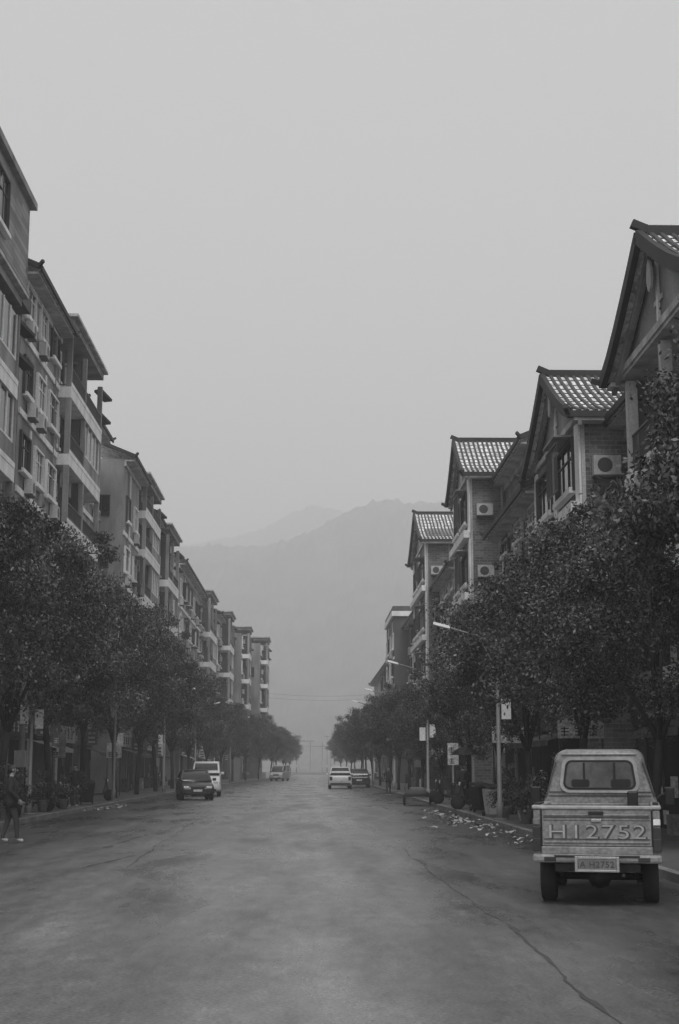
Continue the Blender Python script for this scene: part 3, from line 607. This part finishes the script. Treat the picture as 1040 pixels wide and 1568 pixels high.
def car(name,paint,L,W,H,loc,rz,kind='hatch'):
    t=Thing(name); w=W/2; belt=H*.63
    if kind=='van': bt=[(0,.4,belt),(.08,.28,belt+.05),(1,.25,belt+.05),(L-1,.25,belt),(L-.45,.25,belt*.9),(L-.1,.3,belt*.75),(L,.38,belt*.55)]
    else: bt=[(0,.38,belt*.85),(.12,.28,belt),(.9,.24,belt+.02),(L*.65,.24,belt),(L-.6,.26,belt*.88),(L-.15,.3,belt*.76),(L,.38,belt*.6)]
    t.part('body',paint,0,True).loft([rr(y,zb,zt,w*(.9 if i in(0,len(bt)-1) else 1),w*(.84 if i in(0,len(bt)-1) else .95),.1) for i,(y,zb,zt) in enumerate(bt)])
    if kind=='van': gh=[(.1,belt-.02,H*.93,.86),(.25,belt,H,.84),(L*.6,belt,H,.84),(L*.72,belt,H*.95,.82),(L-.65,belt,belt+.06,.86)]
    elif kind=='suv': gh=[(.1,belt,belt+.1,.86),(.35,belt,H*.97,.76),(.8,belt,H,.74),(L*.52,belt,H*.98,.74),(L*.72,belt-.05,belt+.03,.86)]
    else: gh=[(.15,belt,belt+.08,.86),(.55,belt,H*.95,.74),(1.1,belt,H,.72),(L*.5,belt,H*.98,.72),(L*.73,belt-.06,belt+.02,.86)]
    t.part('glasshouse',glass,0,True).loft([rr(y,zb-.05,max(zt,zb+.08),w*.9,w*f,.06) for y,zb,zt,f in gh])
    t.part('roof',paint,0,True).loft([rr(y,zt-.05,zt+.015,w*f,w*(f-.02),.03) for y,zb,zt,f in gh[1:-1]])
    for sg in(-1,1):
        for (a,b_) in((1,0),(len(gh)-2,len(gh)-1)):
            t.part('pillars',paint).bar((sg*w*(gh[a][3]-.03),gh[a][0],gh[a][2]-.02),(sg*w*.86,gh[b_][0],gh[b_][1]+.05),.09,.07)
        t.part('pillars',paint).bar((sg*w*.73,L*.42,H-.04),(sg*w*.9,L*.42,belt),.04,.08)
        wheel(t,sg*(w-.12),L*.19,.31,.2); wheel(t,sg*(w-.12),L*.81,.31,.2)
        t.part('headlamps',lit,.02).box(min(sg*w*.5,sg*w*.82),max(sg*w*.5,sg*w*.82),L-.12,L+.012,belt*.62,belt*.73)
        t.part('tail_lamps',red,.02).box(min(sg*w*.68,sg*w*.9),max(sg*w*.68,sg*w*.9),-.02,.1,belt*.62,belt*.9)
        t.part('mirrors',paint,.02).box(min(sg*w*.98,sg*(w+.17)),max(sg*w*.98,sg*(w+.17)),L*.66,L*.66+.08,belt,belt+.14)
    t.part('grille',blk,.01).box(-w*.4,w*.4,L-.06,L+.012,belt*.55,belt*.7); t.part('lower_intake',blk,.01).box(-w*.7,w*.7,L-.08,L+.01,.3,.42)
    t.part('number_plates',sign_l).box(-.22,.22,L+.013,L+.02,.43,.54); t.part('number_plates',sign_l).box(-.22,.22,-.03,-.02,.55,.67); t.part('rear_bumper',blk,.02).box(-w*.85,w*.85,-.03,.1,.32,.45)
    t.finish(loc,rz)
pd=mat('dark_car_paint',.04,.25,.1); pw=mat('white_car_paint',.7,.3,.08); ps=mat('silver_car_paint',.35,.3,.1)
car('hatchback_car',pd,3.9,1.72,1.52,(-6.2,76,0),math.pi+.16,'hatch'); car('minivan',pw,4.2,1.7,1.95,(-6.1,86,0),math.pi+.05,'van')
car('parked_car',pw,4.4,1.8,1.65,(2.35,110,0),0,'suv'); car('parked_car',pd,4.4,1.8,1.5,(4.0,116,0),0,'hatch'); car('minivan',ps,4.2,1.65,1.85,(-3.2,176,0),math.pi-.2,'van')
t=Thing('handcart'); t.part('tray',metal_d,.01).box(-.5,.5,0,1.5,.38,.46); t.part('load',awn,0,True).loft([rr(y,.46,.5+h,.45,.3,.04) for y,h in((.05,.06),(.3,.2),(.8,.28),(1.2,.16),(1.45,.06))])
for sx in(-1,1): wheel(t,sx*.58,.6,.22,.06)
t.part('handles',metal_d).tube([(.35,1.5,.42),(.3,2.3,.8)],[.02,.02],6); t.part('handles',metal_d).tube([(-.35,1.5,.42),(-.3,2.3,.8)],[.02,.02],6)
t.finish((4.75,62,0),.1)
def scooter(x,y,rz):
    t=Thing('motor_scooter')
    for yy in(.0,1.25): t.part('tyres',tyre,smooth=True).lathe_x((0,yy,.25),[(-.05,.19),(-.05,.24),(0,.26),(.05,.24),(.05,.19)],20)
    t.part('body',pd,0,True).loft([rr(-.25,.5,.62,.08,.06,.02),rr(0,.35,.78,.14,.12,.04),rr(.45,.3,.74,.14,.12,.04),rr(.55,.26,.34,.14,.14,.03),rr(.95,.26,.34,.14,.14,.03)])
    t.part('seat',blk,.03).box(-.12,.12,-.2,.5,.76,.83); t.part('front_shield',pd,.02).hexa([(-.2,.95,.3),(.2,.95,.3),(.2,1.0,.3),(-.2,1.0,.3),(-.16,1.1,.92),(.16,1.1,.92),(.16,1.16,.92),(-.16,1.16,.92)])
    t.part('fork',metal_d).tube([(0,1.25,.25),(0,1.08,.98)],[.03,.03],8); t.part('handlebar',metal_d).tube([(-.32,1.0,1.02),(0,1.08,.98),(.32,1.0,1.02)],[.015]*3,6); t.part('headlamp',lit,.02).box(-.08,.08,1.14,1.2,.85,.97)
    t.finish((x,y,.126),rz)
for a in[(6.6,52,1.4),(6.7,53,1.3),(6.6,60,1.5),(-10.3,50,-1.4),(-10.3,53,-1.2),(6.7,63,1.3),(-10.4,66,-1.5)]: scooter(*a)
# ------------------------------------------------------------------ people
def person(name,loc,rz,H=1.65,stride=.18,coat=coat_m,umb=False):
    s=H/1.7; V=[];R=[];E=[]
    def a(p,r,par=None):
        V.append(Vector(p)*s); R.append(r*s); 
        if par is not None: E.append((par,len(V)-1))
        return len(V)-1
    pel=a((0,0,.95),.15); sp=a((0,.01,1.14),.145,pel); chs=a((0,0,1.34),.15,sp); nk=a((0,.0,1.475),.058,chs); h1=a((0,.02,1.55),.078,nk); h2=a((0,.025,1.62),.09,h1); a((0,.015,1.665),.06,h2)
    for sg in(-1,1):
        sh=a((sg*.17,0,1.40),.07,chs); el=a((sg*.245,-.04 if sg>0 else -.02,1.14),.054,sh)
        wp=(sg*.22,.16,.98) if sg>0 else (sg*.25,.05,.9); wr=a(wp,.032,el); pm_=a((wp[0],wp[1]+.04,wp[2]-.06),.034,wr)
        for k in range(4):
            f1=a((wp[0]+(k-1.5)*.006,wp[1]+.025+k*.02,wp[2]-.115),.0095,pm_); a((wp[0]-sg*.012,wp[1]+.03+k*.018,wp[2]-.15+.008*abs(k-1.5)),.0085,f1)
        th=a((wp[0]-sg*.02,wp[1]+.09,wp[2]-.08),.011,pm_); a((wp[0]-sg*.03,wp[1]+.1,wp[2]-.11),.009,th)
        hp=a((sg*.095,0,.88),.105,pel); kn=a((sg*.1,sg*stride*.55+.05,.5),.068,hp); an=a((sg*.1,sg*stride,.1),.048,kn); a((sg*.11,sg*stride+.15,.045),.042,an)
    me=D.meshes.new('body'); me.from_pydata(V,E,[]); ob=link(D.objects.new('body',me)); ob.modifiers.new('s','SKIN'); su=ob.modifiers.new('u','SUBSURF'); su.levels=2; su.render_levels=2
    for i,q in enumerate(me.skin_vertices[0].data): q.radius=(R[i],R[i]*.85); q.use_root=(i==0)
    dg=C.evaluated_depsgraph_get(); nm=D.meshes.new_from_object(ob.evaluated_get(dg)); D.objects.remove(ob)
    nm.materials.clear(); [nm.materials.append(m) for m in(coat,trou_m,skin_m,shoe_m)]
    for p in nm.polygons:
        c=p.center/s; p.use_smooth=True
        p.material_index=3 if c.z<.1 else 1 if c.z<.82 and abs(c.x)<.2 else 2 if (c.z>1.47 or (abs(c.x)>.19 and c.z<(.96 if c.x>0 else .88))) else 0
    t=Thing(name); e=t.finish(loc,rz); o=link(D.objects.new('body',nm)); o.parent=e
    def sph(nm_,c,r,m,cut=None):
        bm=bmesh.new(); bmesh.ops.create_uvsphere(bm,u_segments=16,v_segments=10,radius=1)
        for v in bm.verts: v.co=Vector((v.co.x*r[0],v.co.y*r[1],v.co.z*r[2]))*s+Vector(c)*s
        if cut: bmesh.ops.delete(bm,geom=[v for v in bm.verts if cut(v.co/s)],context='VERTS')
        mm=D.meshes.new(nm_); bm.to_mesh(mm); bm.free(); mm.materials.append(m); [setattr(p,'use_smooth',True) for p in mm.polygons]; oo=link(D.objects.new(nm_,mm)); oo.parent=e
    sph('hair',(0,.01,1.625),(.096,.108,.105),hair_m,lambda c:c.y>.06 and c.z<1.665)
    sph('nose',(0,.118,1.60),(.014,.02,.022),skin_m)
    for sg in(-1,1): sph('eye',(sg*.032,.1,1.625),(.013,.01,.009),hair_m); sph('ear',(sg*.092,.02,1.605),(.012,.02,.032),skin_m)
    sph('mouth',(0,.103,1.56),(.022,.008,.006),red)
    cm=MB(); cm.tube([(0,0,.80*s),(0,.005,.95*s),(0,.01,1.12*s),(0,.0,1.36*s),(0,0,1.45*s)],[.215*s,.19*s,.17*s,.165*s,.075*s],16); 
    cm.v=[(x,y*.78,z) for x,y,z in cm.v]; o=link(D.objects.new('jacket',cm.mesh('jacket',coat,True))); o.parent=e
    if umb:
        um=MB(); N=12; rings=[(1.05,2.0),(.8,2.16),(.45,2.28),(.03,2.34)]
        um.tube([(.2,.15,z) for r,z in rings],[r*.6 for r,z in rings],N,False); um.tube([(.2,.17,.98),(.2,.15,2.3)],[.01,.008],6); o=link(D.objects.new('umbrella',um.mesh('umbrella',blk))); o.parent=e
person('pedestrian',(-6.55,31.8,0),math.radians(-75),1.66,.16)
person('pedestrian',(4.6,84,0),math.pi,1.65,.12,umb=False); person('pedestrian',(6.2,58,.126),.4,1.6,.1,umb=True); person('pedestrian',(-9.0,55.5,.126),2.6,1.6,.1); person('pedestrian',(5.9,54,.126),1.6,1.6,.1)
# ------------------------------------------------------------------ hills
def hill(name,Y0,wd,xs,hs,m,seed,jag):
    nx,ny=480,50; X=np.linspace(-700,700,nx); Yv=np.linspace(Y0-wd*1.6,Y0+wd,ny); v=[];f=[]
    for j,y in enumerate(Yv):
        for i,x in enumerate(X):
            base=np.interp(x,xs,hs); t=(y-Y0)/wd; e=math.exp(-t*t*1.6)
            n=noise.fractal(Vector((x*.01,y*.01,seed)),1,2,5)*4*(e*.8+.2)
            v.append((x,y,base*e+n+jag*(noise.noise(Vector((x*.3,y*.2,seed+5)))+.8*noise.noise(Vector((x*.11,y*.2,seed+7))))*2-6))
    for j in range(ny-1):
        for i in range(nx-1): a=j*nx+i; f.append((a,a+1,a+nx+1,a+nx))
    me=D.meshes.new(name); me.from_pydata(v,[],f); me.materials.append(m); link(D.objects.new(name,me))
hill('hill',1100,330,[-700,-220,-104,-63,-30,-10,8,23,38,50,74,104,220,700],[150,168,176,176,177,182,190,199,206,210,209,212,205,170],hill_m,3,2.0)
hill('distant_hill',1500,330,[-700,-160,-80,-45,-20,3,31,60,700],[210,236,250,260,274,282,276,266,210],hill_m2,9,2.0)
# ------------------------------------------------------------------ fog: thin haze over the street, thicker bank towards the hills, both with added glow
def fog(name,dens,glow,y0,y1,top):
    fm=D.materials.new(name); fm.use_nodes=True; N=fm.node_tree.nodes; L=fm.node_tree.links; N.clear()
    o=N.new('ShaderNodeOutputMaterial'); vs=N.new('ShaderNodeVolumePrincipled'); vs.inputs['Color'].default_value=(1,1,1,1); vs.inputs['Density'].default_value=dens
    vs.inputs['Emission Strength'].default_value=glow; vs.inputs['Emission Color'].default_value=(1,1,1,1); L.new(vs.outputs[0],o.inputs['Volume'])  # added emission stands in for multiple scattering in the fog
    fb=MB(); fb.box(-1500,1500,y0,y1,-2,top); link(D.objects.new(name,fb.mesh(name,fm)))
fog('fog',.001,.00012,-200,449.9,250); fog('glowing_fog_bank',.0023,.00048,450,1900,345)  # the far bank glows more, to brighten the haze before the hills
# ------------------------------------------------------------------ sky, sun, camera
wd=D.worlds.new('World'); C.scene.world=wd; wd.use_nodes=True; N=wd.node_tree.nodes; L=wd.node_tree.links; bg=N['Background']
sk=N.new('ShaderNodeTexSky'); sk.sky_type='NISHITA'; sk.sun_disc=False; sk.sun_elevation=math.radians(55); sk.sun_rotation=math.radians(180); sk.dust_density=4
bw=N.new('ShaderNodeRGBToBW'); L.new(sk.outputs[0],bw.inputs[0]); mx=N.new('ShaderNodeMix'); mx.data_type='FLOAT'; mx.inputs[0].default_value=.85; L.new(bw.outputs[0],mx.inputs[2]); mx.inputs[3].default_value=6.3
L.new(mx.outputs[0],bg.inputs['Color']); bg.inputs['Strength'].default_value=.11
sd=D.lights.new('sun','SUN'); sd.energy=1.5; sd.angle=math.radians(25); sd.color=(1,1,1); so=link(D.objects.new('sun',sd)); so.rotation_euler=(math.radians(35),0,0)
cd=D.cameras.new('camera'); cam=link(D.objects.new('camera',cd)); cam.location=(0,0,1.63); cam.rotation_euler=(math.radians(90+10.23),0,math.radians(-1.19))
cd.sensor_fit='HORIZONTAL'; cd.sensor_width=24; cd.lens=50; cd.clip_end=6000; C.scene.camera=cam
C.scene.view_settings.view_transform='Standard'; C.scene.view_settings.look='None'
